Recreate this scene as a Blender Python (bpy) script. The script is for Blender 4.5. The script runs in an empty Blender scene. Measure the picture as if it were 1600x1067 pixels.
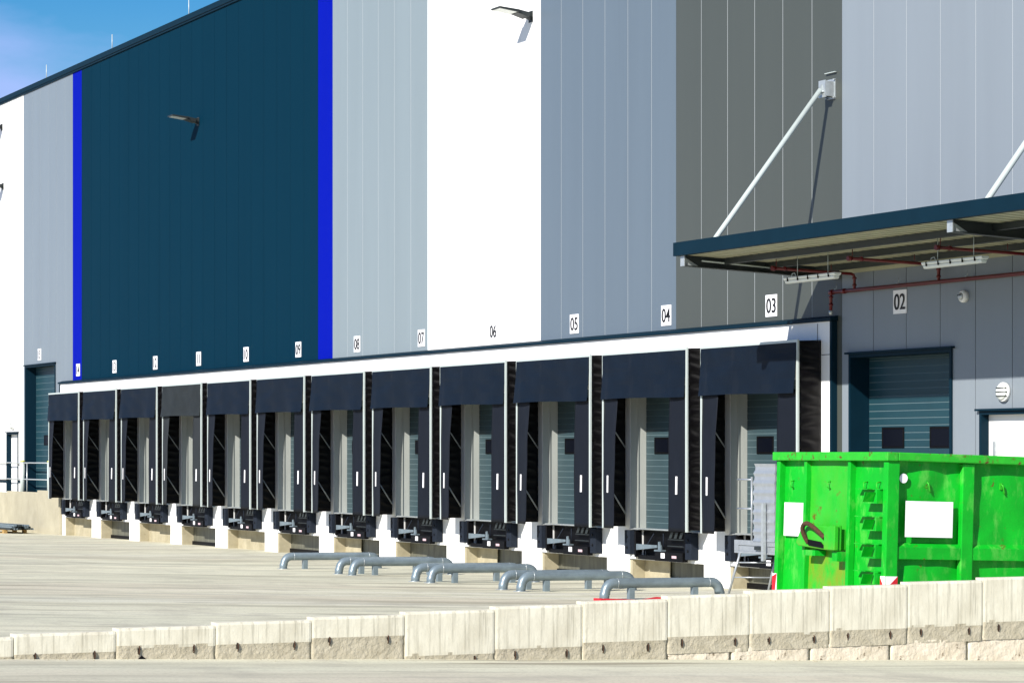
import bpy, math, random
from mathutils import Vector, Matrix, noise
random.seed(7)
S = bpy.context.scene
COL = S.collection
R = math.radians
# ------------------------------------------------------------------ camera, light, sky
TH = math.atan(2041/4285)
CAM = Vector((0, -25.87, 2.6))
cd = bpy.data.cameras.new('camera'); cam = bpy.data.objects.new('camera', cd); COL.objects.link(cam)
cam.location = CAM
cd.sensor_width = 36; cd.lens = 4285/1600*36; cd.shift_y = 175.5/1600
cd.clip_start = .1; cd.clip_end = 3000
fwd = Vector((-math.cos(TH), math.sin(TH), 0))
cam.rotation_euler = fwd.to_track_quat('-Z', 'Y').to_euler()
S.camera = cam
SUNDIR = Vector((-.57, 1, -.70)).normalized()
ld = bpy.data.lights.new('sun', 'SUN'); sun = bpy.data.objects.new('sun', ld); COL.objects.link(sun)
ld.energy = 5.0; ld.angle = R(.5); ld.color = (1, .95, .87)
sun.rotation_euler = SUNDIR.to_track_quat('-Z', 'Y').to_euler(); sun.location = (20, -40, 40)
W = bpy.data.worlds.new('World'); S.world = W; W.use_nodes = True
nt = W.node_tree; nt.nodes.clear()
def N(nt, t, **k):
    n = nt.nodes.new(t)
    for a, b in k.items():
        if a.startswith('i_'): n.inputs[a[2:].replace('_', ' ')].default_value = b
        else: setattr(n, a, b)
    return n
sky = N(nt, 'ShaderNodeTexSky', sky_type='NISHITA', sun_disc=False)
sky.sun_elevation = math.asin(-SUNDIR.z); sky.sun_rotation = math.atan2(-SUNDIR.x, -SUNDIR.y)
sky.air_density = 1.0; sky.dust_density = .3; sky.ozone_density = 2.2
hs = N(nt, 'ShaderNodeHueSaturation', i_Saturation=1.68, i_Value=1.08, i_Hue=.509)
tc = N(nt, 'ShaderNodeTexCoord')
mp = N(nt, 'ShaderNodeMapping'); mp.inputs['Scale'].default_value = (9, 9, 26); mp.inputs['Location'].default_value = (2.3, .4, .9)
nz = N(nt, 'ShaderNodeTexNoise', i_Scale=1.0, i_Detail=6.0, i_Roughness=.5)
sx = N(nt, 'ShaderNodeSeparateXYZ')
# clouds sit low above the horizon: denser below ~9 degrees, ragged upper edge
m1 = N(nt, 'ShaderNodeMath', operation='MULTIPLY_ADD'); m1.inputs[1].default_value = -26; m1.inputs[2].default_value = 3.62
m2 = N(nt, 'ShaderNodeMath', operation='MULTIPLY_ADD'); m2.inputs[1].default_value = 2.2
mr = N(nt, 'ShaderNodeMapRange'); mr.inputs[1].default_value = .62; mr.inputs[2].default_value = 1.25; mr.inputs[4].default_value = .8
mx = N(nt, 'ShaderNodeMix', data_type='RGBA'); mx.inputs[7].default_value = (4.3, 5.6, 10.4, 1)
bg = N(nt, 'ShaderNodeBackground', i_Strength=.068); wo = N(nt, 'ShaderNodeOutputWorld')
K = nt.links.new
K(sky.outputs[0], hs.inputs['Color']); K(tc.outputs['Generated'], mp.inputs[0]); K(mp.outputs[0], nz.inputs['Vector'])
K(tc.outputs['Generated'], sx.inputs[0]); K(sx.outputs[2], m1.inputs[0]); K(nz.outputs[0], m2.inputs[0]); K(m1.outputs[0], m2.inputs[2])
K(m2.outputs[0], mr.inputs[0]); K(mr.outputs[0], mx.inputs[0]); K(hs.outputs[0], mx.inputs[6]); K(mx.outputs[2], bg.inputs[0]); K(bg.outputs[0], wo.inputs[0])
S.view_settings.view_transform = 'Standard'; S.view_settings.look = 'None'; S.view_settings.gamma = 1
S.view_settings.exposure = .58
S.cycles.max_bounces = 6

# ------------------------------------------------------------------ materials
def mat(name, col, rough=.5, metal=0, var=0, vscale=3, col2=None, stretch=(1, 1, 1), bump=0, bscale=20, spec=.5,
        spots=None, sscale=6, sthr=(.62, .72), zlim=None, streak=None, bstretch=None):
    m = bpy.data.materials.new(name); m.use_nodes = True
    t = m.node_tree; L = t.links.new
    p = t.nodes['Principled BSDF']
    p.inputs['Roughness'].default_value = rough; p.inputs['Metallic'].default_value = metal
    p.inputs['Specular IOR Level'].default_value = spec
    c = (*col, 1); p.inputs['Base Color'].default_value = c
    co = N(t, 'ShaderNodeTexCoord')
    out = None
    if var or col2:
        mpn = N(t, 'ShaderNodeMapping'); mpn.inputs['Scale'].default_value = stretch
        nn = N(t, 'ShaderNodeTexNoise', i_Scale=vscale, i_Detail=7.0, i_Roughness=.6)
        L(co.outputs['Object'], mpn.inputs[0]); L(mpn.outputs[0], nn.inputs['Vector'])
        rm = N(t, 'ShaderNodeMapRange'); rm.inputs[1].default_value = .3; rm.inputs[2].default_value = .7
        L(nn.outputs[0], rm.inputs[0])
        mxn = N(t, 'ShaderNodeMix', data_type='RGBA')
        c2 = col2 or tuple(x*(1-var) for x in col)
        mxn.inputs[6].default_value = c; mxn.inputs[7].default_value = (*c2, 1)
        L(rm.outputs[0], mxn.inputs[0]); out = mxn.outputs[2]
    if streak:
        mps = N(t, 'ShaderNodeMapping'); mps.inputs['Scale'].default_value = streak[1]
        ns = N(t, 'ShaderNodeTexNoise', i_Scale=1.0, i_Detail=5.0, i_Roughness=.65)
        L(co.outputs['Object'], mps.inputs[0]); L(mps.outputs[0], ns.inputs['Vector'])
        r2 = N(t, 'ShaderNodeMapRange'); r2.inputs[1].default_value = streak[2]; r2.inputs[2].default_value = streak[3]; r2.inputs[4].default_value = streak[4]
        L(ns.outputs[0], r2.inputs[0])
        mxs = N(t, 'ShaderNodeMix', data_type='RGBA'); mxs.inputs[7].default_value = (*streak[0], 1)
        if zlim:
            sz = N(t, 'ShaderNodeSeparateXYZ'); rz_ = N(t, 'ShaderNodeMapRange'); rz_.inputs[1].default_value = zlim[0]; rz_.inputs[2].default_value = zlim[1]; rz_.inputs[3].default_value = 1; rz_.inputs[4].default_value = .12
            mu = N(t, 'ShaderNodeMath', operation='MULTIPLY'); L(co.outputs['Object'], sz.inputs[0]); L(sz.outputs[2], rz_.inputs[0]); L(rz_.outputs[0], mu.inputs[0]); L(r2.outputs[0], mu.inputs[1]); L(mu.outputs[0], mxs.inputs[0])
        else: L(r2.outputs[0], mxs.inputs[0])
        if out: L(out, mxs.inputs[6])
        else: mxs.inputs[6].default_value = c
        out = mxs.outputs[2]
    if spots:
        n3 = N(t, 'ShaderNodeTexNoise', i_Scale=sscale, i_Detail=8.0, i_Roughness=.7)
        L(co.outputs['Object'], n3.inputs['Vector'])
        r3 = N(t, 'ShaderNodeMapRange'); r3.inputs[1].default_value = sthr[0]; r3.inputs[2].default_value = sthr[1]
        L(n3.outputs[0], r3.inputs[0])
        mx3 = N(t, 'ShaderNodeMix', data_type='RGBA'); mx3.inputs[7].default_value = (*spots, 1)
        L(r3.outputs[0], mx3.inputs[0])
        if out: L(out, mx3.inputs[6])
        else: mx3.inputs[6].default_value = c
        out = mx3.outputs[2]
    if out: L(out, p.inputs['Base Color'])
    if bump:
        nb = N(t, 'ShaderNodeTexNoise', i_Scale=bscale, i_Detail=6.0, i_Roughness=.6)
        if bstretch:
            mb = N(t, 'ShaderNodeMapping'); mb.inputs['Scale'].default_value = bstretch
            L(co.outputs['Object'], mb.inputs[0]); L(mb.outputs[0], nb.inputs['Vector'])
        else: L(co.outputs['Object'], nb.inputs['Vector'])
        b = N(t, 'ShaderNodeBump', i_Strength=1.0, i_Distance=bump)
        L(nb.outputs[0], b.inputs['Height']); L(b.outputs[0], p.inputs['Normal'])
    return m
def panelmat(name, col, rough=.42, spec=.4):
    return mat(name, col, rough, var=.07, vscale=.6, stretch=(2.2, 1, .16), bump=.0012, bscale=.9, spec=spec,
               streak=(tuple(x*.8 for x in col), (5, 5, .22), .58, .8, .35))
M = dict(
 white=panelmat('white_panel', (.84, .84, .82)), navy=panelmat('navy_panel', (.0003, .021, .042), .7, .05),
 blue=panelmat('blue_panel', (.0002, .006, .30), .7, .05), grey_a=panelmat('silver_panel', (.175, .21, .24)),
 grey_b=panelmat('silver_blue_panel', (.205, .25, .272)), grey_c=panelmat('steel_blue_panel', (.108, .142, .178)),
 grey_d=panelmat('olive_grey_panel', (.060, .068, .060)), grey_e=panelmat('lilac_grey_panel', (.205, .238, .272)),
 jointl=mat('pale_joint_strip', (.48, .52, .55), .4), joint=mat('joint_strip', (.34, .37, .39), .4), jointw=mat('white_joint', (.62, .62, .6), .5), jointn=mat('navy_joint', (.001, .012, .024), .7), jointd=mat('dark_joint', (.04, .045, .06), .7),
 trim=mat('anthracite_trim', (.0022, .017, .031), .55, var=.15, spec=.1), black=mat('black_steel', (.003, .003, .004), .55, spec=.15, var=.3, vscale=8),
 fab=mat('curtain_fabric', (.0035, .0085, .018), .6, spec=.14, var=.25, vscale=2.5, bump=.004, bscale=4, streak=((.014, .018, .026), (3, 3, .7), .55, .8, .6)),
 fabold=mat('faded_curtain_fabric', (.022, .027, .030), .7, spec=.15, var=.3, vscale=2.5, bump=.004, bscale=4), fabflapold=mat('faded_flap_fabric', (.026, .030, .034), .7, spec=.15, var=.3, vscale=2), fabside=mat('side_fabric', (.0022, .0018, .0024), .40, spec=.22),
 fabflap=mat('flap_fabric', (.007, .0095, .016), .65, spec=.14, var=.2, vscale=2, bump=.003, bscale=3, spots=(.022, .024, .026), sscale=3, sthr=(.66, .9)),
 galv=mat('galvanised_steel', (.52, .56, .57), .38, .55, var=.22, vscale=14, bump=.0006, bscale=60),
 pipe=mat('galvanised_pipe', (.22, .28, .315), .38, .35, var=.3, vscale=5, spots=(.10, .12, .13), sscale=16, sthr=(.62, .75)),
 strut=mat('pale_painted_steel', (.50, .56, .54), .4, .1, var=.08), alum=mat('aluminium', (.40, .43, .46), .34, .45, var=.15, vscale=9),
 door=mat('teal_door', (.012, .046, .062), .45, var=.15, vscale=2, spec=.3), ddoor=mat('grey_teal_door', (.038, .068, .080), .45, var=.15, vscale=2, spec=.3), dline=mat('door_ledge_highlight', (.085, .13, .145), .5), glass=mat('dark_glass', (.003, .004, .008), .3, spec=.06), rubber=mat('rubber', (.015, .021, .033), .8, spec=.15, var=.3, vscale=20),
 jamb=mat('jamb', (.43, .45, .42), .55, var=.18, vscale=3, stretch=(1, 1, .3)), whitep=mat('white_paint', (.85, .85, .84), .45, var=.05),
 sign=mat('white_sign', (.86, .86, .88), .4), ink=mat('black_print', (.004, .004, .005), .6),
 conc=mat('precast_concrete', (.43, .385, .27), .85, col2=(.30, .265, .175), vscale=3, bump=.004, bscale=30, spots=(.17, .14, .09), sscale=4, sthr=(.6, .85)),
 concw=mat('ramp_wall_concrete', (.42, .385, .28), .85, col2=(.33, .30, .215), vscale=1.6, bump=.003, bscale=25),
 blk=mat('block_concrete', (.74, .71, .58), .85, col2=(.56, .525, .41), vscale=3.2, stretch=(1, 1.6, .8), bump=.003, bscale=28,
         streak=((.30, .28, .21), (30, 30, 1.3), .50, .74, .75), spots=(.22, .2, .15), sscale=14, sthr=(.66, .8)),
 blkr=mat('rough_concrete', (.50, .455, .345), .95, col2=(.38, .34, .245), vscale=5, bump=.016, bscale=24, spots=(.17, .13, .075), sscale=16, sthr=(.62, .72)),
 foot=mat('footing_concrete', (.78, .70, .57), .9, col2=(.54, .47, .35), vscale=3.5, bump=.016, bscale=18, spots=(.15, .11, .065), sscale=9, sthr=(.60, .68)),
 recess=mat('dark_recess', (.03, .022, .014), .95, var=.5, vscale=30), rust=mat('rust', (.085, .035, .014), .9, var=.6, vscale=40, bump=.002, bscale=60),
 plate=mat('pit_plate', (.17, .17, .13), .5, .2, var=.5, vscale=3, stretch=(4, 1, .5), spots=(.2, .2, .17), sscale=5, sthr=(.6, .8)),
 red=mat('red_pipe_paint', (.13, .004, .007), .35, var=.25, vscale=10), redp=mat('red_paint', (.55, .01, .02), .5),
 deck=mat('canopy_deck', (.46, .45, .31), .5, .1, var=.15), dsteel=mat('dark_steel', (.03, .038, .038), .5, .2, var=.3),
 wood=mat('pallet_wood', (.50, .32, .11), .8, var=.4, vscale=12, stretch=(1, 6, 6)), yellow=mat('yellow_cap', (.5, .5, .12), .6),
 lens=mat('lamp_lens', (.75, .78, .74), .25), rgreen=None, pink=mat('pink_label', (.6, .42, .46), .6),
)
# container green: paint with rust freckles and scuffs
M['green'] = mat('green_paint', (.003, .42, .018), .48, spec=.25, col2=(.002, .31, .014), vscale=2.6, bump=.02, bscale=1.6,
                 streak=((.13, .50, .08), (6, 6, 2.2), .53, .72, .7), spots=(.10, .06, .012), sscale=8, sthr=(.635, .69))
M['greenrust'] = mat('worn_green_paint', (.004, .38, .014), .5, spec=.3, col2=(.03, .42, .03), vscale=3, bump=.02, bscale=1.6,
                 zlim=(1.0, 1.25), streak=((.19, .25, .012), (3.2, 3.2, 1.5), .36, .55, .9), spots=(.13, .055, .008), sscale=6, sthr=(.60, .70))
M['greenrail'] = mat('scuffed_green_paint', (.03, .45, .025), .5, spec=.3, col2=(.01, .32, .015), vscale=5, streak=((.16, .50, .08), (5, 5, 5), .55, .72, .7), spots=(.10, .05, .012), sscale=12, sthr=(.57, .64))
# ground: broomed, tyre-streaked pale concrete
g = bpy.data.materials.new('yard_concrete'); g.use_nodes = True; M['ground'] = g
t = g.node_tree; L = t.links.new; p = t.nodes['Principled BSDF']; p.inputs['Roughness'].default_value = .85; p.inputs['Specular IOR Level'].default_value = .3
co = N(t, 'ShaderNodeTexCoord')
def gn(scale, stretch, det=6, rough=.6, rz=0):
    a = N(t, 'ShaderNodeMapping'); a.inputs['Scale'].default_value = stretch; a.inputs['Rotation'].default_value = (0, 0, rz)
    b = N(t, 'ShaderNodeTexNoise', i_Scale=scale, i_Detail=float(det), i_Roughness=rough)
    L(co.outputs['Object'], a.inputs[0]); L(a.outputs[0], b.inputs['Vector']); return b.outputs[0]
def mixc(fac, a, b, lo, hi, mx_=1):
    r_ = N(t, 'ShaderNodeMapRange'); r_.inputs[1].default_value = lo; r_.inputs[2].default_value = hi; r_.inputs[4].default_value = mx_
    L(fac, r_.inputs[0]); m_ = N(t, 'ShaderNodeMix', data_type='RGBA'); L(r_.outputs[0], m_.inputs[0])
    if isinstance(a, tuple): m_.inputs[6].default_value = (*a, 1)
    else: L(a, m_.inputs[6])
    m_.inputs[7].default_value = (*b, 1); return m_.outputs[2]
c1 = mixc(gn(.35, (1, .35, 1)), (.68, .65, .49), (.56, .55, .42), .35, .68)
c1 = mixc(gn(.22, (1, .22, 1), rz=.1), c1, (.56, .46, .36), .52, .75, .6)
c1 = mixc(gn(1.3, (1, .09, 1), rz=-.05), c1, (.27, .25, .18), .50, .74, .9)
c1 = mixc(gn(.55, (1, .05, 1), 3, rz=.06), c1, (.68, .66, .55), .56, .72, .8)
c1 = mixc(gn(2.6, (1, .06, 1), 3, rz=.02), c1, (.19, .165, .115), .58, .70, .8)
c1 = mixc(gn(26, (1, 1, 1)), c1, (.30, .275, .2), .5, .8, .7)
c1 = mixc(gn(.9, (1, 1, 1), 8, .7), c1, (.38, .355, .28), .50, .70, .75)
c1 = mixc(gn(6, (1, .5, 1), 8, .75), c1, (.24, .22, .16), .62, .75, .8)
L(c1, p.inputs['Base Color'])
bb = N(t, 'ShaderNodeBump', i_Strength=1.0, i_Distance=.006); L(gn(30, (1, .4, 1)), bb.inputs['Height']); L(bb.outputs[0], p.inputs['Normal'])

# ------------------------------------------------------------------ mesh helpers
class MB:
    def __init__(s): s.v = []; s.f = []; s.m = []; s.sm = []
    def add(s, vs, fs, mi=0, sm=False):
        o = len(s.v); s.v += [tuple(v) for v in vs]
        for f in fs: s.f.append([i+o for i in f]); s.m.append(mi); s.sm.append(sm)
        return s
    def box(s, x0, x1, y0, y1, z0, z1, mi=0):
        x0, x1 = sorted((x0, x1)); y0, y1 = sorted((y0, y1)); z0, z1 = sorted((z0, z1))
        return s.add([(x0,y0,z0),(x1,y0,z0),(x1,y1,z0),(x0,y1,z0),(x0,y0,z1),(x1,y0,z1),(x1,y1,z1),(x0,y1,z1)],
              [(0,3,2,1),(4,5,6,7),(0,1,5,4),(1,2,6,5),(2,3,7,6),(3,0,4,7)], mi)
    def prism(s, pts, d, mi=0):     # closed polygon pts (3D, planar) extruded by vector d
        n = len(pts); d = Vector(d); P = [Vector(p) for p in pts]
        nrm = sum(((P[i]).cross(P[(i+1) % n]) for i in range(n)), Vector())
        if nrm.dot(d) > 0: P.reverse()
        vs = P + [p+d for p in P]
        return s.add(vs, [tuple(range(n)), tuple(range(2*n-1, n-1, -1))] + [(i, i+n, (i+1) % n+n, (i+1) % n) for i in range(n)], mi)
    def tube(s, path, r, n=10, mi=0, cap=True, sm=True):
        P = [Vector(p) for p in path]; rs = r if isinstance(r, (list, tuple)) else [r]*len(P)
        vs = []; up = None
        for i, p_ in enumerate(P):
            d = (P[min(i+1, len(P)-1)]-P[max(i-1, 0)]).normalized()
            if up is None: up = Vector((0, 0, 1)) if abs(d.z) < .9 else Vector((0, 1, 0))
            a = d.cross(up).normalized(); b = a.cross(d).normalized(); up = b
            for k in range(n):
                w = 2*math.pi*k/n; vs.append(p_+a*math.cos(w)*rs[i]+b*math.sin(w)*rs[i])
        fs = [(i*n+k, i*n+(k+1) % n, (i+1)*n+(k+1) % n, (i+1)*n+k) for i in range(len(P)-1) for k in range(n)]
        s.add(vs, fs, mi, sm)
        if cap:
            o = len(s.v)-len(vs)
            for f in (tuple(range(n))[::-1], tuple(range((len(P)-1)*n, len(P)*n))): s.f.append([i+o for i in f]); s.m.append(mi); s.sm.append(False)
        return s
    def grid(s, fn, nu, nv, mi=0, sm=True):
        vs = [fn(i/nu, j/nv) for j in range(nv+1) for i in range(nu+1)]
        return s.add(vs, [(j*(nu+1)+i, j*(nu+1)+i+1, (j+1)*(nu+1)+i+1, (j+1)*(nu+1)+i) for j in range(nv) for i in range(nu)], mi, sm)
    def sheet(s, fn, nu, nv, off, mi=0):   # grid with thickness
        off = Vector(off)
        a = [Vector(fn(i/nu, j/nv)) for j in range(nv+1) for i in range(nu+1)]; n = len(a)
        q = lambda i, j: j*(nu+1)+i
        fs = [(q(i,j), q(i+1,j), q(i+1,j+1), q(i,j+1)) for j in range(nv) for i in range(nu)]
        fs += [(f[3]+n, f[2]+n, f[1]+n, f[0]+n) for f in fs]
        for i in range(nu): fs += [(q(i,0), q(i,0)+n, q(i+1,0)+n, q(i+1,0)), (q(i+1,nv), q(i+1,nv)+n, q(i,nv)+n, q(i,nv))]
        for j in range(nv): fs += [(q(0,j+1), q(0,j+1)+n, q(0,j)+n, q(0,j)), (q(nu,j), q(nu,j)+n, q(nu,j+1)+n, q(nu,j+1))]
        return s.add(a+[p_+off for p_ in a], fs, mi, False)
    def lathe(s, c, axis, prof, n=20, mi=0):
        c = Vector(c); ax = Vector(axis).normalized(); a = ax.orthogonal().normalized(); b = ax.cross(a)
        vs = [c+ax*h+(a*math.cos(2*math.pi*k/n)+b*math.sin(2*math.pi*k/n))*r for h, r in prof for k in range(n)]
        m_ = len(prof)
        s.add(vs, [(i*n+k, i*n+(k+1) % n, (i+1)*n+(k+1) % n, (i+1)*n+k) for i in range(m_-1) for k in range(n)], mi, True)
        o = len(s.v)-len(vs)
        for f in (list(range(n))[::-1], list(range((m_-1)*n, m_*n))): s.f.append([i+o for i in f]); s.m.append(mi); s.sm.append(False)
        return s
    def build(s, name, mats, parent=None, loc=None, bevel=0):
        me = bpy.data.meshes.new(name); me.from_pydata(s.v, [], s.f)
        mats = mats if isinstance(mats, (list, tuple)) else [mats]
        for m_ in mats: me.materials.append(M[m_] if isinstance(m_, str) else m_)
        me.polygons.foreach_set('material_index', s.m); me.polygons.foreach_set('use_smooth', s.sm); me.update()
        o = bpy.data.objects.new(name, me); COL.objects.link(o)
        if parent: o.parent = parent
        if loc: o.location = loc
        if bevel:
            bv = o.modifiers.new('bevel', 'BEVEL'); bv.width = bevel; bv.segments = 2; bv.limit_method = 'ANGLE'; bv.angle_limit = R(50)
        return o
def thing(name, label, cat, loc=(0, 0, 0), group=None, rot=None):
    o = bpy.data.objects.new(name, None); COL.objects.link(o); o.location = loc; o.empty_display_size = .2
    if rot: o.rotation_euler = rot
    return tag(o, label, cat, group)
def smooth(P, k=2):
    for _ in range(k):
        Q = [P[0]]
        for a, b in zip(P, P[1:]): Q += [tuple(.75*x+.25*y for x, y in zip(a, b)), tuple(.25*x+.75*y for x, y in zip(a, b))]
        P = Q+[P[-1]]
    return P
def tag(o, label, cat, group=None):
    o['label'] = label; o['category'] = cat
    if group: o['group'] = group
    return o
def copy_tree(o, parent=None):
    c = o.copy(); COL.objects.link(c); c.parent = parent
    for ch in [k for k in list(bpy.data.objects) if k.parent == o]: copy_tree(ch, c)
    return c
def ground_z(x, y):
    o = max(-2., min(40., -y))
    zy = .011*o if o < 4.6 else .0506+.0333*(min(o, 22)-4.6)+.008*max(0, min(o-22, 18))
    return .045+.0041*(53.6+max(-140, min(60, x)))+zy

# ------------------------------------------------------------------ ground
gb = MB()
xs = [-600, -300, -200, -140]+[-130+2.5*i for i in range(61)]+[40, 80, 200, 500]
ys = [-600, -200, -80, -40, -30]+[-26+.5*i for i in range(57)]+[10, 100, 600]
vs = []
for y in ys:
    for x in xs:
        z = ground_z(x, y)
        if -120 < x < 10 and -24 < y < -.6: z += .012*noise.noise(Vector((x*.35, y*.5, 3)))
        vs.append((x, y, z))
nx = len(xs)
gb.add(vs, [(j*nx+i, j*nx+i+1, (j+1)*nx+i+1, (j+1)*nx+i) for j in range(len(ys)-1) for i in range(nx-1)], 0, True)
gr = gb.build('ground', 'ground'); gr['kind'] = 'structure'

# ------------------------------------------------------------------ warehouse
WH = thing('warehouse', 'tall warehouse with navy, white, blue and grey wall panels above a dock row', 'warehouse', (0, 0, 0))
CS = [43.1+4*i for i in range(12)]
ZT = 15.2
openings = [(37.5, 40.62, -1, 4.33), (34.6, 36.72, -1, 3.29), (90.08, 93.85, -1, 5.66), (94.77, 96.3, -1, 3.35), (41.06, 89.24, -1, 4.94)]
def jointpos(): return [40.87-27*1.0+k*1.003+.0 for k in range(0, 90)]
JP = sorted([40.87+k*1.0025 for k in range(-30, 65)])
def wallband(l0, l1, mk, jk, jw=.02, joints=True):
    mb = MB(); cuts = {l0, l1}
    js = [j for j in JP if l0+.25 < j < l1-.25] if joints else []
    cuts |= set(js)
    for a in openings:
        for e in a[:2]:
            if l0 < e < l1: cuts.add(e)
    cu = sorted(cuts)
    for a, b in zip(cu, cu[1:]):
        mid = (a+b)/2; z0 = -.6
        for o in openings:
            if o[0] < mid < o[1]: z0 = max(z0, o[3])
        ga = jw/2 if (a in js) else 0; gb_ = jw/2 if (b in js) else 0
        if a in (l0,): ga = .004
        if b in (l1,): gb_ = .004
        mb.box(-b+gb_, -a-ga, 0, .12, z0, ZT)
        if b in js:   # recessed joint strip
            zj = max([z0]+[o[3] for o in openings if o[0] < b < o[1]])
            if jk == 'mixed':
                mb.box(-b-jw/2, -b+jw/2, .006, .1, max(6, zj), ZT, 1); mb.box(-b-jw/2, -b+jw/2, .010, .1, zj, 6, 2)  # strip coloured pale in the sun, dark below the canopy for its shade
            else: mb.box(-b-jw/2, -b+jw/2, .005, .1, zj, ZT, 1)
    mm = [mk, 'jointl', 'jointd'] if jk == 'mixed' else [mk, jk]
    o = mb.build('wall_panel', mm, WH)
    return o
bands = [(15, 40.875, 'grey_e', 'mixed'), (40.875, 46.875, 'grey_d', 'joint'), (46.875, 52.88, 'grey_c', 'joint'), (52.88, 58.92, 'white', 'jointw'),
         (58.92, 64.92, 'grey_b', 'jointl'), (64.92, 65.93, 'blue', 'jointn'), (65.93, 87.05, 'navy', 'jointn'), (87.05, 88.07, 'blue', 'jointn'),
         (88.07, 94.1, 'grey_a', 'jointl'), (94.1, 112, 'white', 'jointw')]
names = ['lilac grey wall panels around door 02', 'dark olive grey wall panels behind the brace rod', 'steel blue grey wall panels', 'white wall panels above dock 06',
 'pale silver wall panels', 'bright blue wall stripe beside the silver panels', 'dark navy wall panels', 'bright blue wall stripe at the far end', 'silver grey wall panels above door 15', 'white wall panels at the far left end']
for (a, b, m_, j), nm in zip(bands, names):
    o = wallband(a, b, m_, j, .022 if j in ('joint', 'jointl') else .016); o['label'] = nm
# body behind the panels, roof and coping
MB().box(-112, -15, .5, 60, -.6, 15.1).build('building_core', 'trim', WH)
c = MB(); c.box(-112.1, -14.9, -.07, .5, ZT+.02, 15.38); c.box(-112.1, -14.9, -.045, -.001, ZT-.04, ZT+.02)
c.build('roof_coping', 'trim', WH)
# dock frontage: white piers, header, sill beams (y -0.10 .. 0.5)
d = MB(); d.box(-89.2, -41.1, -.1, .49, 3.95, 4.93)
edges = [41.1]+[v for c_ in CS for v in (c_-1.5, c_+1.5)]+[89.2]
for a, b in zip(edges[0::2], edges[1::2]):
    d.box(-b, -a, -.1, .49, -.5, 3.95 - .001)
for c_ in CS:
    d.box(-c_-1.5, -c_-1.0, -.1, .3, .50, 1.095); d.box(-c_+1.0, -c_+1.5, -.1, .3, .50, 1.095)
    d.box(-c_-1.0, -c_+1.0, -.1, .3, .50, .56)
for z in (): pass
d.build('dock_front', 'white', WH)
c = MB(); c.prism([(-89.3, -.16, 4.935), (-89.3, -.001, 4.935), (-89.3, -.001, 5.03), (-89.3, -.16, 4.985)], (48.3, 0, 0))
c.box(-41.098, -41.03, -.112, -.001, -.4, 4.93); c.box(-89.3, -89.202, -.112, -.001, -.4, 4.93)
c.build('cap_flashing', 'trim', WH)
sm_ = MB(); sm_.box(-41.38, -41.1, -.106, -.1005, 4.34, 4.352); sm_.box(-41.52, -41.508, -.106, -.1005, -.3, 4.9)
sm_.build('panel_seam', 'jointd', WH)
jb = MB(); fl = MB(); ln = MB(); pk = MB(); tn = MB(); dk = MB()
for i, c_ in enumerate(CS):
    # door jamb lining in the left reveal + track post, threshold
    jb = MB(); fl = MB(); ln = MB(); pk = MB(); tn = MB(); dk = MB(); j2 = MB()
    jb.box(-c_-1.498, -c_-1.484, -.09, .258, 1.1, 3.94); jb.box(-c_-1.484, -c_-1.462, .045, .075, 1.1, 3.94)
    j2.box(-c_+1.484, -c_+1.498, -.09, .258, 1.1, 3.94)
    fl.box(-c_-1.5, -c_+1.5, -.13, .3, 1.096, 1.112)
    ln.box(-c_-1.499, -c_-1.40, -.097, .24, -.4, .498)
    pk.box(-c_-1.4, -c_+1.5, .24, .32, -.4, .499)
    dk.box(-c_-1.4, -c_+1.5, .20, .238, -.4, ground_z(-c_, -.1)+.10)  # black strip stands in for the dark gap at the plate's foot
    jb.build('door_jamb', 'jamb', WH); j2.build('door_jamb', 'jamb', WH); fl.build('dock_sill', 'galv', WH); ln.build('pit_cheek', 'conc', WH)
    pk.build('pit_back', 'plate', WH); dk.build('pit_gap', 'black', WH)
    if i % 2 == 1: tn.box(-c_-1.4, -c_-.36 if i < 7 else -c_+.7 if i < 8 else -c_+1.5, .185, .2, -.4, .499); tn.build('pit_wall', 'conc', WH)

def door(l0, l1, z0, z1, y, windows, pitch=.125, mk='door'):
    mb = MB(); z = z0; prof = []
    while z < z1-.001:
        zt = min(z+pitch, z1)
        prof += [(y, z), (y, zt-.016), (y+.006, zt-.001)]
        z = zt
    prof.append((y, z1))
    n = len(prof)
    vs = [(-l1, a, b) for a, b in prof]+[(-l0, a, b) for a, b in prof]
    mb.add(vs, [(i, n+i, n+i+1, i+1) for i in range(n-1)])
    mb.m = [1 if (i % 3 == 1) else 0 for i in range(n-1)]  # paler colour on the ledges paints the sun caught on their bevels
    o = mb.build('roller_door', [mk, 'dline'], WH)
    for (wa, wb, za, zb) in windows:
        f = MB(); r = .035
        f.box(-wb, -wa, y-.02, y+.02, za, za+r); f.box(-wb, -wa, y-.02, y+.02, zb-r, zb)
        f.box(-wb, -wb+r, y-.02, y+.02, za+r, zb-r); f.box(-wa-r, -wa, y-.02, y+.02, za+r, zb-r)
        fr = f.build('window', 'black', o, bevel=.008)
        MB().box(-wb+r, -wa-r, y-.012, y+.01, za+r, zb-r).build('pane', 'glass', fr)
    return o
for c_ in CS: door(c_-1.5, c_+1.483, 1.113, 3.95, .26, [(c_+.52, c_+1.12, 2.60, 2.93), (c_-1.1, c_-.5, 2.6, 2.93)], mk='ddoor')
def doorframe(l0, l1, z0, z1, yb, mk='trim', w=.06, proud=.03, drip=True):
    f = MB()
    f.box(-l1, -l1+w, -proud, yb, z0, z1-w); f.box(-l0-w, -l0, -proud, yb, z0, z1-w); f.box(-l1, -l0, -proud, yb, z1-w, z1)
    if drip: f.box(-l1-.06, -l0+.06, -proud-.05, -.001, z1+.001, z1+.035)
    return f.build('door_frame', mk, WH)
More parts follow.
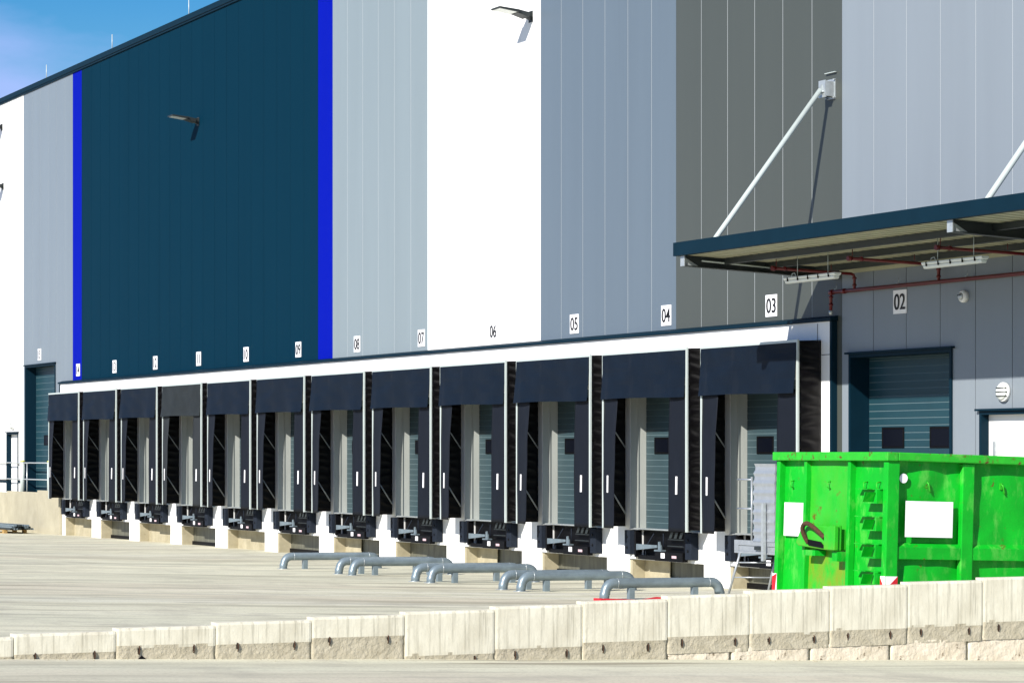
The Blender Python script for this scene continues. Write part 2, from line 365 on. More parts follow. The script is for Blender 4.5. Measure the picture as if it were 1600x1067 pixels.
doorframe(37.5, 40.62, .9, 4.33, .5); door(37.56, 40.56, 1.1, 4.27, .36, [(39.46, 40.14, 2.70, 3.06), (38.02, 38.68, 2.70, 3.06)])
doorframe(90.08, 93.85, 1.25, 5.66, .5); door(90.14, 93.79, 1.28, 5.6, .36, [(92.2, 92.75, 2.9, 3.25), (91.0, 91.5, 2.9, 3.25)], pitch=.21)
doorframe(34.6, 36.72, .9, 3.29, .4)
pd = MB(); pd.box(-36.66, -34.66, .12, .17, 1.1, 3.23); lf = pd.build('personnel_door', 'whitep', WH)
MB().box(-36.5, -36.44, .08, .118, 2.55, 2.8).build('door_hinge', 'galv', lf)
doorframe(94.77, 96.3, 1.25, 3.35, .4); lf = MB().box(-96.24, -94.83, .14, .18, 1.28, 3.29).build('personnel_door', 'whitep', WH)
MB().box(-95.0, -94.9, .1, .139, 2.25, 2.33).build('door_handle', 'black', lf)
b_ = MB(); b_.box(-112, -96.32, -.03, -.001, 1.58, 1.68); b_.box(-94.74, -93.88, -.03, -.001, 1.58, 1.68); b_.build('base_rail', 'trim', WH)

# ------------------------------------------------------------------ dock shelters
def make_shelter(sd=0, fab='fab', flap='fabflap'):
    t_ = thing('dock_shelter', '', 'dock shelter', group='black dock shelters in a row along the warehouse')
    w, zb, zt, y0, y1 = 1.735, 1.115, 4.61, -.60, -.104
    f = MB(); f.box(-w, -w+.05, y0-.012, y0+.03, zb, zt-.05); f.box(w-.05, w, y0-.012, y0+.03, zb, zt-.05); f.box(-w, w, y0-.012, y0+.03, zt-.05, zt)
    f.build('front_frame', 'strut', t_, bevel=.004)
    def side(sx):
        def fn(u, v):
            z = zb+.03+(zt-zb-.05)*v; y = y0+.035+(y1-y0-.035)*u
            env = math.sin(math.pi*u)
            ph = v*17+.6*noise.noise(Vector((u*1.1+sd, v*6, 2+sd)))+.15*u; ph -= math.floor(ph); fold = .045*min(1, abs(2*ph-1)*1.6)-.03
            n_ = .008*noise.noise(Vector((u*1.2, v*9, 5)))
            return (sx*(w-.03+env*(fold+n_)), y, z)
        m = MB(); m.sheet(fn, 8, 150, (-sx*.012, 0, 0))
        if sx > 0:
            m.f = [f_[::-1] for f_ in m.f]
        m.sm = [True]*len(m.f)
        m.build('side_cover', 'fabside', t_)
    side(1); side(-1)
    def roof(u, v): return (-w+.03+(2*w-.06)*u, y0+.035+(y1-y0-.035)*v, zt-.02+.02*v+.006*noise.noise(Vector((u*6, v*3, 1))))
    MB().sheet(roof, 20, 4, (0, 0, -.012)).build('roof_cover', 'fabside', t_)
    def head(u, v):
        x = -w+.035+(2*w-.07)*u; z = 3.68+.88*v
        sg = (1-v)
        y = y0-.018-.05*sg*sg*(1+.5*math.sin(u*9))-.012*math.sin(u*17+2*v)*sg+.01*noise.noise(Vector((u*5+sd*3, v*4, 3)))*1.5+.02*math.sin(u*(4+sd)+sd*2)*sg
        ear = -.05*max(0, .45-v)*(1 if u < .04 else 0)
        return (x+ear, y, z+.012*math.sin(u*5)*sg)
    MB().sheet(head, 40, 10, (0, .008, 0)).build('head_curtain', fab, t_)
    for sx in (-1, 1):
        def fn(u, v):
            z = zb+.005+2.62*v; vi = 1-v
            inner = .62+(.02*vi if sx > 0 else 0)
            x = sx*(w-.05-inner*u)
            bow = .045*math.sin(math.pi*min(1, vi*1.1))
            x += sx*.02*sd*vi*u*math.sin(v*5+sd)*.6
            y = y0+.0-((.10 if sx < 0 else .03)*vi*u*u+bow*u*(1 if sx < 0 else .5))-.010*math.sin(v*4+u*3)+.008*noise.noise(Vector((u*2+sx, v*5, 7)))
            return (x, y+.0, z)
        m = MB(); m.sheet(fn, 8, 30, (0, .008, 0)); m.sm = [True]*len(m.f)
        cu = m.build('side_curtain', flap, t_)
        ux = .40 if sx < 0 else .5
        a = Vector(fn(ux-.045, .27)); b = Vector(fn(ux+.045, .27)); c2 = Vector(fn(ux+.045, .40)); d2 = Vector(fn(ux-.045, .40))
        off = Vector((0, -.016, 0))
        MB().prism([a+off, b+off, c2+off, d2+off], (0, .012, 0)).build('marker', 'sign', cu)
        br = MB()
        br.tube([(sx*(w-.07), y0+.06, 3.30), (sx*(w-.08), y1-.02, 2.72)], .013, 6)
        br.build('brace', 'galv', t_)
        br = MB(); br.tube([(sx*(w-.07), y0+.06, 2.02), (sx*(w-.08), y1-.02, 1.40)], .016, 6); br.build('brace', 'galv', t_)
    return t_
nums = ['%02d' % (3+i) for i in range(12)]
protos = [make_shelter(k_) for k_ in range(3)]+[make_shelter(1.5, 'fabold', 'fabflapold')]
used = set()
for i, c_ in enumerate(CS):
    q_ = 3 if i == 8 else (0, 1, 2, 1, 0, 2, 0, 1, 3, 2, 0, 1)[i]
    o = copy_tree(protos[q_]) if q_ in used else protos[q_]; used.add(q_)
    o.location = (-c_, 0, 0)
    o['label'] = 'black fabric dock shelter directly below the %s sign' % nums[i]
    if i in (1, 3, 6, 8): o.location.z = .004
# ------------------------------------------------------------------ dock levellers with bumpers (local x = world x + c)
def make_leveler():
    t_ = thing('dock_leveler', '', 'dock leveler', group='dock levelers with rubber bumpers under the shelters')
    for sx in (-1, 1):
        x0, x1 = (-1.42, -1.20) if sx < 0 else (1.06, 1.30)
        bm = MB(); bm.box(x0, x1, -.27, -.104, .60-(.0 if sx < 0 else .03), 1.085)
        bo = bm.build('bumper', 'rubber', t_, bevel=.012)
        bl = MB()
        for z in (.74, .95): bl.lathe(((x0+x1)/2, -.272, z), (0, -1, 0), [(0, .028), (.008, .028), (.012, .018)], 10)
        bl.build('bolt', 'black', bo)
    f = MB(); f.box(-1.0, 1.0, -.06, -.0, .565, 1.09); f.build('back_plate', 'black', t_)
    MB().box(-1.06, -.995, -.24, -.104, .56, 1.09).build('side_frame', 'black', t_); MB().box(.97, 1.03, -.24, -.104, .56, 1.09).build('side_frame', 'black', t_)
    MB().box(-1.05, 1.04, -.26, -.13, 1.114, 1.135).build('lip', 'galv', t_)
    f = MB(); f.box(-.1, 1.02, -.30, -.18, .52, .70); f.box(-.98, -.1, -.20, -.104, .52, .60); lb = f.build('lower_beam', 'black', t_, bevel=.004)
    MB().box(.16, .31, -.306, -.301, .575, .675).build('sticker', 'sign', lb)
    MB().box(.60, .78, -.306, -.301, .585, .635).build('sticker', 'pink', lb)
    f = MB(); f.prism([(-.96, -.25, .70), (-.96, -.25, .82), (-.16, -.22, .815), (-.16, -.22, .765)], (0, .02, 0))
    f.build('lip_arm', 'pipe', t_)
    f = MB(); f.box(-.16, .12, -.28, -.17, .70, .73); f.prism([(-.08, -.24, .731), (.04, -.24, .731), (.03, -.24, .82), (.0, -.24, .82), (-.03, -.24, .89), (-.07, -.24, .88)], (0, .03, 0))
    f.build('lip_bracket', 'pipe', t_)
    f = MB(); f.box(.18, .97, -.16, -.10, .93, .945); f.box(.18, .97, -.17, -.14, .80, .82)
    for k in range(4): f.prism([(.2+.2*k, -.15, .96), (.3+.2*k, -.15, .96), (.38+.2*k, -.15, 1.08), (.28+.2*k, -.15, 1.08)], (0, .02, 0))
    f.build('ramp_rib', 'dsteel', t_)
    MB().box(-1.30, -1.07, -.2, -.104, .52, .595).build('bumper_ledge', 'whitep', t_); MB().box(1.1, 1.28, -.16, -.104, .50, .565).build('bumper_ledge', 'whitep', t_)
    MB().tube([(-.7, -.17, .56), (-.72, -.17, .75), (-.4, -.14, 1.05)], .012, 6).build('hydraulic_hose', 'rubber', t_); MB().tube([(.0, -.16, .75), (.0, -.16, 1.06)], .010, 6).build('hydraulic_hose', 'rubber', t_)
    return t_
proto = make_leveler()
for i, c_ in enumerate(CS):
    o = proto if i == 0 else copy_tree(proto)
    o.location = (-c_, 0, 0); o['label'] = 'black steel dock leveler between two bolted bumpers, below dock number %s' % nums[i]

# ------------------------------------------------------------------ number signs
def digits(txt, h, parent, y):
    cu = bpy.data.curves.new('digits', 'FONT'); cu.body = txt; cu.size = h*1.38; cu.align_x = 'CENTER'; cu.align_y = 'CENTER'; cu.extrude = .001; cu.offset = .002
    tmp = bpy.data.objects.new('tmp', cu); COL.objects.link(tmp)
    me = bpy.data.meshes.new_from_object(tmp.evaluated_get(bpy.context.evaluated_depsgraph_get()))
    bpy.data.objects.remove(tmp)
    ys_ = [v.co.y for v in me.vertices]; xs_ = [v.co.x for v in me.vertices]
    my = (max(ys_)+min(ys_))/2; mx_ = (max(xs_)+min(xs_))/2; sc = h/(max(ys_)-min(ys_)); sx_ = min(sc*.95, .33/(max(xs_)-min(xs_)))
    for v in me.vertices: v.co = Vector(((v.co.x-mx_)*sx_, y-v.co.z, (v.co.y-my)*sc))
    vs_ = [v.co.copy() for v in me.vertices]; fs_ = [tuple(p_.vertices) for p_ in me.polygons]; n_ = len(vs_)
    me = bpy.data.meshes.new('number')
    me.from_pydata([v+Vector((-.007, 0, 0)) for v in vs_]+[v+Vector((.007, -.0015, .002)) for v in vs_], [], fs_+[tuple(i+n_ for i in f_) for f_ in fs_])
    me.materials.append(M['ink'])
    o = bpy.data.objects.new('number', me); COL.objects.link(o); o.parent = parent; return o
for txt, l_, z in [('02', 39.04, 5.17)]+[(nums[i], CS[i]+(.16 if i < 6 else .22 if i < 10 else .33), 5.31+.004*i) for i in range(12)]+[('15', 92.05, 6.01)]:
    s_ = thing('number_sign', 'small white square sign reading %s in black, on the warehouse wall' % txt, 'sign', (-l_, 0, z), 'dock number signs on the warehouse wall')
    MB().box(-.2, .2, -.014, -.004, -.2, .2).build('sign_plate', 'sign', s_)
    digits(txt, .27, s_, -.018)

# ------------------------------------------------------------------ wall lamps
def make_lamp():
    t_ = thing('wall_lamp', '', 'lamp', group='LED floodlights on arms high on the wall')
    f = MB(); f.box(-.09, .09, -.02, -.002, -.14, .1); f.prism([(-.05, -.02, -.1), (-.05, -.16, -.04), (-.05, -.16, .05), (-.05, -.02, .08)], (.1, 0, 0)); f.build('wall_bracket', 'dsteel', t_)
    f = MB(); f.prism([(-.17, -.12, -.06), (-.17, -.40, .022), (-.17, -.40, .10), (-.17, -.12, .05)], (.34, 0, 0)); f.build('driver_box', 'dsteel', t_, bevel=.01)
    f = MB(); f.prism([(-.22, -.38, .03), (-.22, -.86, .09), (-.22, -.86, .125), (-.22, -.38, .085)], (.44, 0, 0)); h = f.build('lamp_head', 'dsteel', t_, bevel=.008)
    f = MB(); f.prism([(-.18, -.42, .029), (-.18, -.83, .080), (-.18, -.83, .092), (-.18, -.42, .041)], (.36, 0, 0)); f.build('lens', 'lens', h)
    return t_
proto = make_lamp()
for i, (l_, z, lb) in enumerate([(53.35, 12.06, 'grey floodlight on an arm on the white wall section'), (75.37, 12.20, 'grey floodlight on an arm in the middle of the navy wall'),
        (96.85, 12.22, 'floodlight cut by the left photo edge, the lower of two'), (97.0, 14.36, 'floodlight cut by the left photo edge, just under the roof')]):
    o = proto if i == 0 else copy_tree(proto)
    o.location = (-l_, 0, z); o['label'] = lb
for i, (l_, lb) in enumerate([(77.1, 'thin lightning rod on the roof edge, rightmost and tallest looking'), (84.68, 'thin lightning rod on the roof edge, middle of three'), (92.27, 'thin lightning rod on the roof edge, leftmost and farthest')]):
    m = MB(); m.lathe((0, 0, 0), (0, 0, 1), [(0, .07), (.05, .06)], 10); m.tube([(0, 0, .05), (0, 0, .62)], .014, 6)
    tag(m.build('lightning_rod', 'strut', loc=(-l_, .3, 15.382)), lb, 'lightning rod', 'lightning rods along the roof edge')
def bulkhead(l_, z, lb):
    t_ = thing('bulkhead_lamp', lb, 'lamp', (-l_, 0, z), 'round white bulkhead lamps by the personnel doors')
    MB().lathe((0, -.002, 0), (0, -1, 0), [(0, .155), (.05, .155), (.065, .145)], 28).build('lamp_base', 'whitep', t_)
    MB().lathe((0, -.068, 0), (0, -1, 0), [(0, .135), (.03, .12), (.05, .08), (.056, .02)], 28).build('lens', 'lens', t_)
    g_ = MB()
    for zz in (-.065, 0, .065):
        hw = math.sqrt(.15**2-zz*zz); g_.tube([(-hw, -.07, zz), (-hw*.6, -.115, zz), (0, -.135, zz), (hw*.6, -.115, zz), (hw, -.07, zz)], .009, 6)
    g_.build('guard', 'dsteel', t_)
bulkhead(36.05, 3.585, 'round white bulkhead lamp with bars above the white door behind the green container')
bulkhead(95.45, 3.6, 'round white bulkhead lamp above the narrow door at the far left')
t_ = thing('alarm_siren', 'round white siren on the wall under the red pipe, right of the 02 sign', 'siren', (-37.14, 0, 5.16))
MB().lathe((0, -.002, 0), (0, -1, 0), [(0, .1), (.06, .1), (.09, .08)], 24).build('siren_base', 'whitep', t_)
MB().lathe((0, -.093, 0), (0, -1, 0), [(0, .062), (.02, .058), (.035, .03)], 20).build('siren_horn', 'galv', t_)
MB().prism([(-.05, -.10, .005), (.05, -.10, .005), (.03, -.145, .012), (-.03, -.145, .012)], (0, 0, .012)).build('siren_mouth', 'black', t_)

# ------------------------------------------------------------------ canopy
CA = thing('canopy', 'flat steel canopy with navy fascia hung by pale rods from the wall', 'canopy', (0, 0, 0))
def zc(y): return 5.965-.047*(3.1+y)      # underside of deck at y (falls to the wall)
f = MB(); f.box(-41.33, -24, -3.12, -3.06, 5.99, 6.22); f.box(-41.33, -24, -3.06, -3.0, 5.99, 6.0)
f.prism([(-41.33, -3.06, 6.005), (-41.33, -.01, 5.86), (-41.33, -.01, 6.05), (-41.33, -3.06, 6.215)], (.04, 0, 0)); f.build('fascia', 'trim', CA)
dk = MB(); pr = []; x = -41.28
while x < -24:
    pr += [(x, 0), (x+.13, 0), (x+.16, .065), (x+.23, .065)]; x += .26
vs = [(px, -3.055, zc(-3.055)+.03+pz) for px, pz in pr]+[(px, -.02, zc(-.02)+.03+pz) for px, pz in pr]; n = len(pr)
dk.add(vs, [(i, i+1, n+i+1, n+i) for i in range(n-1)])
dk.build('corrugated_deck', 'deck', CA)
MB().prism([(-41.28, -3.05, zc(-3.05)+.09), (-41.28, -.02, zc(-.02)+.09), (-41.28, -.02, zc(-.02)+.12), (-41.28, -3.05, zc(-3.05)+.12)], (17.2, 0, 0)).build('roof_sheet', 'trim', CA)
for yy, hh in ((-2.3, .10), (-1.4, .10), (-.45, .10)):
    f = MB(); z1 = zc(yy)+.028; f.box(-41.27, -24, yy-.012, yy+.012, z1-hh, z1); f.box(-41.27, -24, yy+.012, yy+.08, z1-hh, z1-hh+.012)
    f.build('purlin', 'dsteel', CA)
MB().box(-40.85, -24, -.07, -.004, 5.74, 5.87).build('wall_rail', 'deck', CA)
for l_ in (41.12, 33.15, 25.2):
    f = MB(); x = -l_; s0 = -.145
    def bar(xa, xb, za, zb): f.prism([(xa, -3.04, 5.99+za), (xa, -.01, 5.85+za), (xa, -.01, 5.85+zb), (xa, -3.04, 5.99+zb)], (xb-xa, 0, 0))
    bar(x-.006, x+.006, -.165, -.012); bar(x-.07, x+.07, -.18, -.165); bar(x-.07, x+.07, -.012, 0)
    b_ = f.build('beam', 'dsteel', CA)
    f = MB(); f.box(x-.07, x+.07, -3.055, -3.041, 5.81, 5.985); f.prism([(x+.01, -3.035, 5.83), (x+.01, -3.035, 5.97), (x+.01, -2.75, 5.815)], (.012, 0, 0)); f.build('end_plate', 'galv', b_)
for l_ in (41.2, 33.2):
    x = -l_
    b_ = MB().tube([(x, -.24, 8.99), (x, -2.33, 6.35), (x, -2.55, 6.05)], .047, 12).build('tie_rod', 'strut', CA)
    f = MB(); f.box(x-.13, x+.13, -.02, -.002, 8.84, 9.19); f.box(x-.11, x-.09, -.19, -.02, 8.88, 9.14); f.box(x+.09, x+.11, -.19, -.02, 8.88, 9.14)
    f.box(x-.11, x+.11, -.21, -.19, 8.86, 9.16)
    f.build('wall_bracket', 'galv', CA)
    f = MB(); f.prism([(x-.012, -.21, 9.1), (x-.012, -.21, 8.92), (x-.012, -.36, 8.82), (x-.012, -.36, 8.9)], (.024, 0, 0)); f.tube([(x-.09, -.22, 8.96), (x+.09, -.22, 8.96)], .018, 8)
    for a_, b2 in ((-.12, 9.17), (.12, 9.17), (-.12, 8.86), (.12, 8.86)): f.tube([(x+a_, -.01, b2), (x+a_, -.06, b2)], .014, 6)
    f.build('fork_pin', 'galv', b_)
    MB().box(x-.17, x+.17, -.05, -.02, 9.30, 9.312).build('drip_cap', 'strut', CA)
MB().tube([(-40.98, -2.75, 5.90), (-40.98, -1.0, 5.80)], .014, 6).build('conduit', 'strut', CA)
# fluorescent fittings
for i, (l0, lb) in enumerate([(39.6, 'weatherproof tube light under the canopy, in front of the 03 bay'), (35.5, 'weatherproof tube light under the canopy, above the siren')]):
    t_ = thing('tube_light', lb, 'light fitting', (-l0, -1.9, 5.50), 'tube lights hung under the canopy')
    b_ = MB(); b_.prism([(0, -.05, 0), (0, -.075, .03), (0, -.07, .055), (0, .07, .055), (0, .075, .03), (0, .05, 0)], (1.6, 0, 0)); b_.build('tray', 'lens', t_, bevel=.012)
    f = MB(); f.prism([(.03, -.062, -.001), (.03, -.045, -.05), (.03, .045, -.05), (.03, .062, -.001)], (1.54, 0, 0)); f.build('diffuser', 'lens', t_, bevel=.012)
    f = MB()
    for k in range(5): MB().box(.14+.32*k, .155+.32*k, -.084, -.06, -.015, .05).build('clip', 'black', t_)
    f = MB(); zt = zc(-1.9)-5.5+.03
    for k in (.35, 1.3): f.tube([(k, 0, .055), (k, 0, zt)], .006, 6)
    f.tube([(.15, 0, .055), (.18, 0, .11), (.26, 0, .12), (.3, 0, .06)], .008, 6)
    f.build('hanger', 'strut', t_)
# sprinkler pipework
SP = thing('sprinkler_pipe', 'dark red sprinkler pipe running along the wall below the canopy, with branches', 'pipe', (0, 0, 0))
MB().tube([(-41.0, -.13, 5.43), (-24, -.13, 5.43)], .034, 12).build('main_run', 'red', SP)
f = MB(); f.tube([(-41.0, -.13, 5.43), (-41.03, -.13, 5.40), (-41.03, -.13, 5.12)], .028, 10)
for z in (5.33, 5.2): f.lathe((-41.03, -.13, z), (0, 0, 1), [(0, .042), (.03, .042)], 12)
f.lathe((-41.0, -.13, 5.43), (1, 0, 0), [(-.05, .048), (.04, .048)], 12); f.lathe((-40.6, -.13, 5.43), (1, 0, 0), [(-.04, .045), (.04, .045)], 12)
f.build('drop_leg', 'red', SP)
MB().lathe((-41.03, -.13, 5.03), (0, 0, 1), [(0, .02), (.03, .038), (.07, .038), (.09, .02)], 10).build('drain_cap', 'galv', SP)
for l_, ye in ((40.27, -1.75), (37.72, -1.85), (35.15, -1.9), (32.6, -1.9)):
    f = MB(); x = -l_; zz = 5.71
    f.tube([(x, -.13, 5.43), (x, -.13, zz-.06), (x, -.15, zz-.015), (x, -.2, zz), (x, ye, zz+.05)], .026, 10)
    for z in (5.5, 5.62): f.lathe((x, -.13, z), (0, 0, 1), [(0, .04), (.03, .04)], 12)
    f.lathe((x, ye, zz+.05), (0, 1, 0), [(-.04, .042), (.03, .042)], 12); f.lathe((x, ye+.22, zz+.05), (0, 1, 0), [(-.02, .038), (.02, .038)], 12)
    for yy in (ye+.05, -.6): f.tube([(x, yy, zz+.05), (x, yy, zc(yy)+.02)], .007, 6)
    f.build('branch', 'red', SP)
f = MB()
for l_ in (40.85, 38.9, 36.9, 34.9): f.box(-l_-.012, -l_+.012, -.17, -.002, 5.468, 5.476); f.tube([(-l_, -.13, 5.47), (-l_, -.13, 5.56)], .006, 6)
f.build('pipe_clip', 'galv', SP)

# ------------------------------------------------------------------ wheel guides
def make_guide():
    t_ = thing('wheel_guide', '', 'wheel guide', group='bent galvanised wheel guides on the yard in front of the docks')
    ln_, h, r = 2.25, .36, .085
    path = [(0, 0, -.05), (0, .01, .10)]
    for k in range(7):
        a = k/6*math.pi/2; path.append((0, .02+.17*(1-math.cos(a)), h-r-.17+.17*math.sin(a)))
    path2 = [(x_, ln_-y_, z_) for x_, y_, z_ in path][::-1]
    MB().tube(path+path2, r, 18).build('bent_pipe', 'pipe', t_)
    cf = MB()
    for y_ in (.24, ln_-.24): cf.lathe((0, y_, h-r), (0, 1, 0), [(-.006, r+.002), (.006, r+.002)], 18)
    cf.build('weld_ring', 'galv', t_)
    MB().box(-.05, .05, .46, .56, -.04, h-1.9*r).build('support_plate', 'pipe', t_)
    MB().box(-.05, .05, ln_-.56, ln_-.46, -.04, h-1.9*r).build('support_plate', 'pipe', t_)
    fp = MB(); fp.lathe((0, .0, .0), (0, 0, 1), [(.0, .13), (.012, .13)], 16); fp.lathe((0, ln_, .0), (0, 0, 1), [(.0, .13), (.012, .13)], 16); fp.build('foot_plate', 'galv', t_)
    return t_
proto = make_guide()
gl = []
for i in range(4): gl += [(CS[3-i]+1.2, i, 0), (CS[3-i]-2.05, i, 1)]
ords = ['first', 'second', 'third', 'fourth', 'fifth', 'sixth', 'seventh', 'eighth']
for k, (l_, i, s_) in enumerate(gl):
    o = proto if k == 0 else copy_tree(proto)
    x = -l_; y = -4.6
    o.location = (x, y, ground_z(x, y)+.002); o.rotation_euler = (-.011, 0, R(random.uniform(-1, 1)))
    o['label'] = 'grey bent pipe wheel guide lying on the yard, %s of eight counted from the left' % ords[k]

# ------------------------------------------------------------------ concrete ramp wall with bollards and rail (far left)
RW = thing('ramp_wall', 'low tan concrete wall under the far left doors, left of the dock row', 'wall', (0, 0, 0))
for a, b, zt in ((88.95, 91.64, 1.36), (91.66, 95.58, 1.29), (95.60, 99.8, 1.24), (99.82, 104, 1.2)):
    MB().box(-b, -a, -.2, -.11, -.6, zt).build('wall_slab', 'concw', RW, bevel=.01)
MB().box(-104, -89.31, -.108, -.003, -.5, 1.19).build('landing', 'concw', RW)
RA = thing('guard_rail', 'galvanised guard rail with two thick yellow-capped posts on the concrete wall', 'railing', (0, 0, 0))
for l_ in (93.85, 90.45):
    p_ = MB().tube([(-l_, -.1, 1.2), (-l_, -.1, 2.32)], .09, 14).build('post', 'strut', RA)
    MB().lathe((-l_, -.1, 2.32), (0, 0, 1), [(0, .095), (.04, .09), (.06, .03)], 14).build('post_cap', 'yellow', p_)
for z in (2.29, 1.72): MB().tube([(-104, -.1, z), (-90.0, -.1, z)], .022, 8).build('rail', 'galv', RA)
for l_ in (90.0, 93.3): MB().tube([(-l_, -.1, 1.0), (-l_, -.1, 2.29)], .02, 8).build('baluster', 'galv', RA)

# pallet with steel profiles
px_, py_ = -92.5, -1.1
pz_ = ground_z(px_, py_)
PL = thing('pallet', 'small wooden pallet on the yard by the far left concrete wall', 'pallet', (px_, py_, pz_), rot=(0, 0, R(4)))
for yy in (-.35, 0, .35):
    for xx in (-1.0, 0, 1.0): MB().box(xx-.08, xx+.08, yy-.06, yy+.06, .03, .11).build('block', 'wood', PL)
    MB().box(-1.15, 1.15, yy-.06, yy+.06, .004, .029).build('bottom_board', 'wood', PL)
for k in range(7): MB().box(-1.1+.35*k-.07, -1.1+.35*k+.07, -.42, .42, .111, .135).build('deck_board', 'wood', PL)
ST = thing('steel_profiles', 'bundle of grey steel profiles stacked on the wooden pallet', 'steel bundle', (px_, py_, pz_+.137), rot=(0, 0, R(4)))
for k in range(3):
    for q in range(6-k):
        f = MB(); y_ = -.36+.13*q+.05*k; z_ = .06*k+.002; e = random.uniform(-.15, .15)
        f.box(-1.9+e, 1.7+e, y_, y_+.11, z_, z_+.012); f.box(-1.9+e, 1.7+e, y_, y_+.012, z_+.012, z_+.055); f.box(-1.9+e, 1.7+e, y_+.098, y_+.11, z_+.012, z_+.055)
        f.build('profile', 'pipe' if (k+q) % 3 else 'dsteel', ST)

# ------------------------------------------------------------------ retaining blocks
YE = [-19.09+.988*k for k in range(-3, 17)]     # joints along y
XF = -25.0
def block(k, y0, y1, z0, zr, z1, label, rough_dep, nm='concrete_block', grp='row of upright concrete blocks in the foreground'):
    x = XF
    yc = (y0+y1)/2
    t_ = thing(nm, label, 'concrete block', (x, yc, z0), grp)
    hw = (y1-y0)/2-.004; th = .15; H = z1-z0; hr = zr-z0
    jx = random.uniform(-.006, .006)
    nu, nv = 40, max(8, int(H/.022))
    def fn(u, v):
        z = -.06+(H+.06)*v; y = -hw+2*hw*u
        d_ = 0
        if z < hr:
            e = min(1, (hr-z)/.025)
            d_ = -.008*e*rough_dep+.006*e*noise.noise(Vector((y*9+k*7, z*14, k)))+.006*e*noise.noise(Vector((y*30, z*30, k*3)))
        else: d_ = .0015*noise.noise(Vector((y*2, z*3, k)))
        if z > H-.018: d_ -= .010
        if u < .02 or u > .98: d_ -= .006
        return (jx+d_, y, z)
    b = MB()
    a = [fn(i/nu, j/nv) for j in range(nv+1) for i in range(nu+1)]
    back = [(-th, -hw+2*hw*(i/nu), -.06+(H+.06)*(j/nv)) for j in (0, nv) for i in (0, nu)]
    fs = []; q = lambda i, j: j*(nu+1)+i
    for j in range(nv):
        for i in range(nu):
            z = -.06+(H+.06)*((j+.5)/nv) + .02*noise.noise(Vector(((i/nu)*5, k, 1)))
            b.f.append((q(i,j), q(i+1,j), q(i+1,j+1), q(i,j+1))); b.m.append(1 if z < hr else 0); b.sm.append(z < hr)
    n = len(a); b.v = a+back
    top = [q(i, nv) for i in range(nu+1)]; b.f.append(top+[n+3, n+2]); b.m.append(0); b.sm.append(False)
    b.f.append([q(0, j) for j in range(nv+1)]+[n+2, n]); b.m.append(0); b.sm.append(False)
    b.f.append([q(nu, j) for j in range(nv, -1, -1)]+[n+1, n+3]); b.m.append(0); b.sm.append(False)
    b.f.append([n, n+2, n+3, n+1]); b.m.append(0); b.sm.append(False)
    b.build('block_body', ['blk', 'blkr' if nm == 'concrete_block' else 'foot'], t_)
    return t_, hw, hr
tops = {0: .926, 1: .953, 2: .980, 3: 1.007, 4: 1.033, 5: 1.062, 6: 1.091, 7: 1.127, 8: 1.157, 9: 1.182, 10: 1.209, 11: 1.237}
bnds = {0: .74, 1: .775, 2: .775, 3: .805, 4: .60, 5: .64, 6: .67, 7: .70, 8: .70, 9: .715, 10: .73, 11: .755}
desc = {-1: 'leftmost low concrete block, cut by the left photo edge', 0: 'second concrete block from the left, low with a rough tan foot', 1: 'third concrete block from the left, with a small dark hole at its base',
 2: 'fourth concrete block from the left, rough lower half', 3: 'fifth concrete block from the left, bright top and rough lower half', 4: 'sixth concrete block from the left, smooth almost to the ground',
 5: 'seventh concrete block from the left, in the middle of the row', 6: 'eighth concrete block from the left, in front of the last pipe guide and red beam', 7: 'pale concrete block standing left of the green container',
 8: 'pale concrete block below the left corner of the green container', 9: 'pale concrete block below the ladder steps of the container', 10: 'pale concrete block below the large white sticker of the container',
 11: 'tall concrete block at the right photo edge'}
for k in range(-1, 12):
    y0 = -19.09+.988*k+ (0 if k < 12 else 0); y1 = y0+.988
    yc = (y0+y1)/2; zg = ground_z(XF, yc)
    zt = tops.get(k, .899); zr = bnds.get(k, .72)
    zb = .585+.008*(k-7) if k >= 7 else zg-.02
    t_, hw, hr = block(k, y0, y1, zb, zr, zt, desc[k], 1 if k < 7 else .6)
    for q_, uy in enumerate((-.30, .28)):
        zz = hr-(.02 if k < 4 else .055)
        f = MB(); yy = uy+random.uniform(-.04, .04)
        f.tube([(-.03, yy, zz+.03), (.004, yy+.004, zz+.02), (.008, yy+.006, zz-.01), (.004, yy+.002, zz-.05), (-.03, yy, zz-.055)], .0055, 6)
        f.build('lifting_loop', 'rust', t_)
        rc = MB(); n_ = 9; rr = [random.uniform(.35, 1) for _ in range(n_)]
        rc.prism([(-.004, yy+.018*rr[a_]*math.cos(6.283*a_/n_), zz-.01+.05*rr[a_]*math.sin(6.283*a_/n_)) for a_ in range(n_)], (.006, 0, 0)); rc.build('recess', 'recess', t_)
    if k == 1:
        MB().prism([(.0, -.3, .02), (.0, -.19, .02), (.0, -.245, .065)], (.008, 0, 0)).build('drain_hole', 'black', t_)
# lower course under the right-hand blocks
for k, (ya, yb) in enumerate([(-12.168, -11.42), (-11.40, -10.45), (-10.43, -9.44), (-9.42, -8.43), (-8.41, -7.4)]):
    zt = .578+.008*k; zb = ground_z(XF, (ya+yb)/2)-.03
    lab = ['short rough footing block below the row, leftmost of the lower course', 'rough white footing block under the pale block at the container corner', 'rough footing block with chipped middle under the ladder steps',
           'long scratched footing block under the white sticker side', 'rough footing block at the right photo edge'][k]
    t_, hw, hr = block(50+k, ya, yb, zb, 5, zt-.003, lab, 0, 'footing_block', 'lower course of rough footing blocks')
    t_.location.x = XF-.012
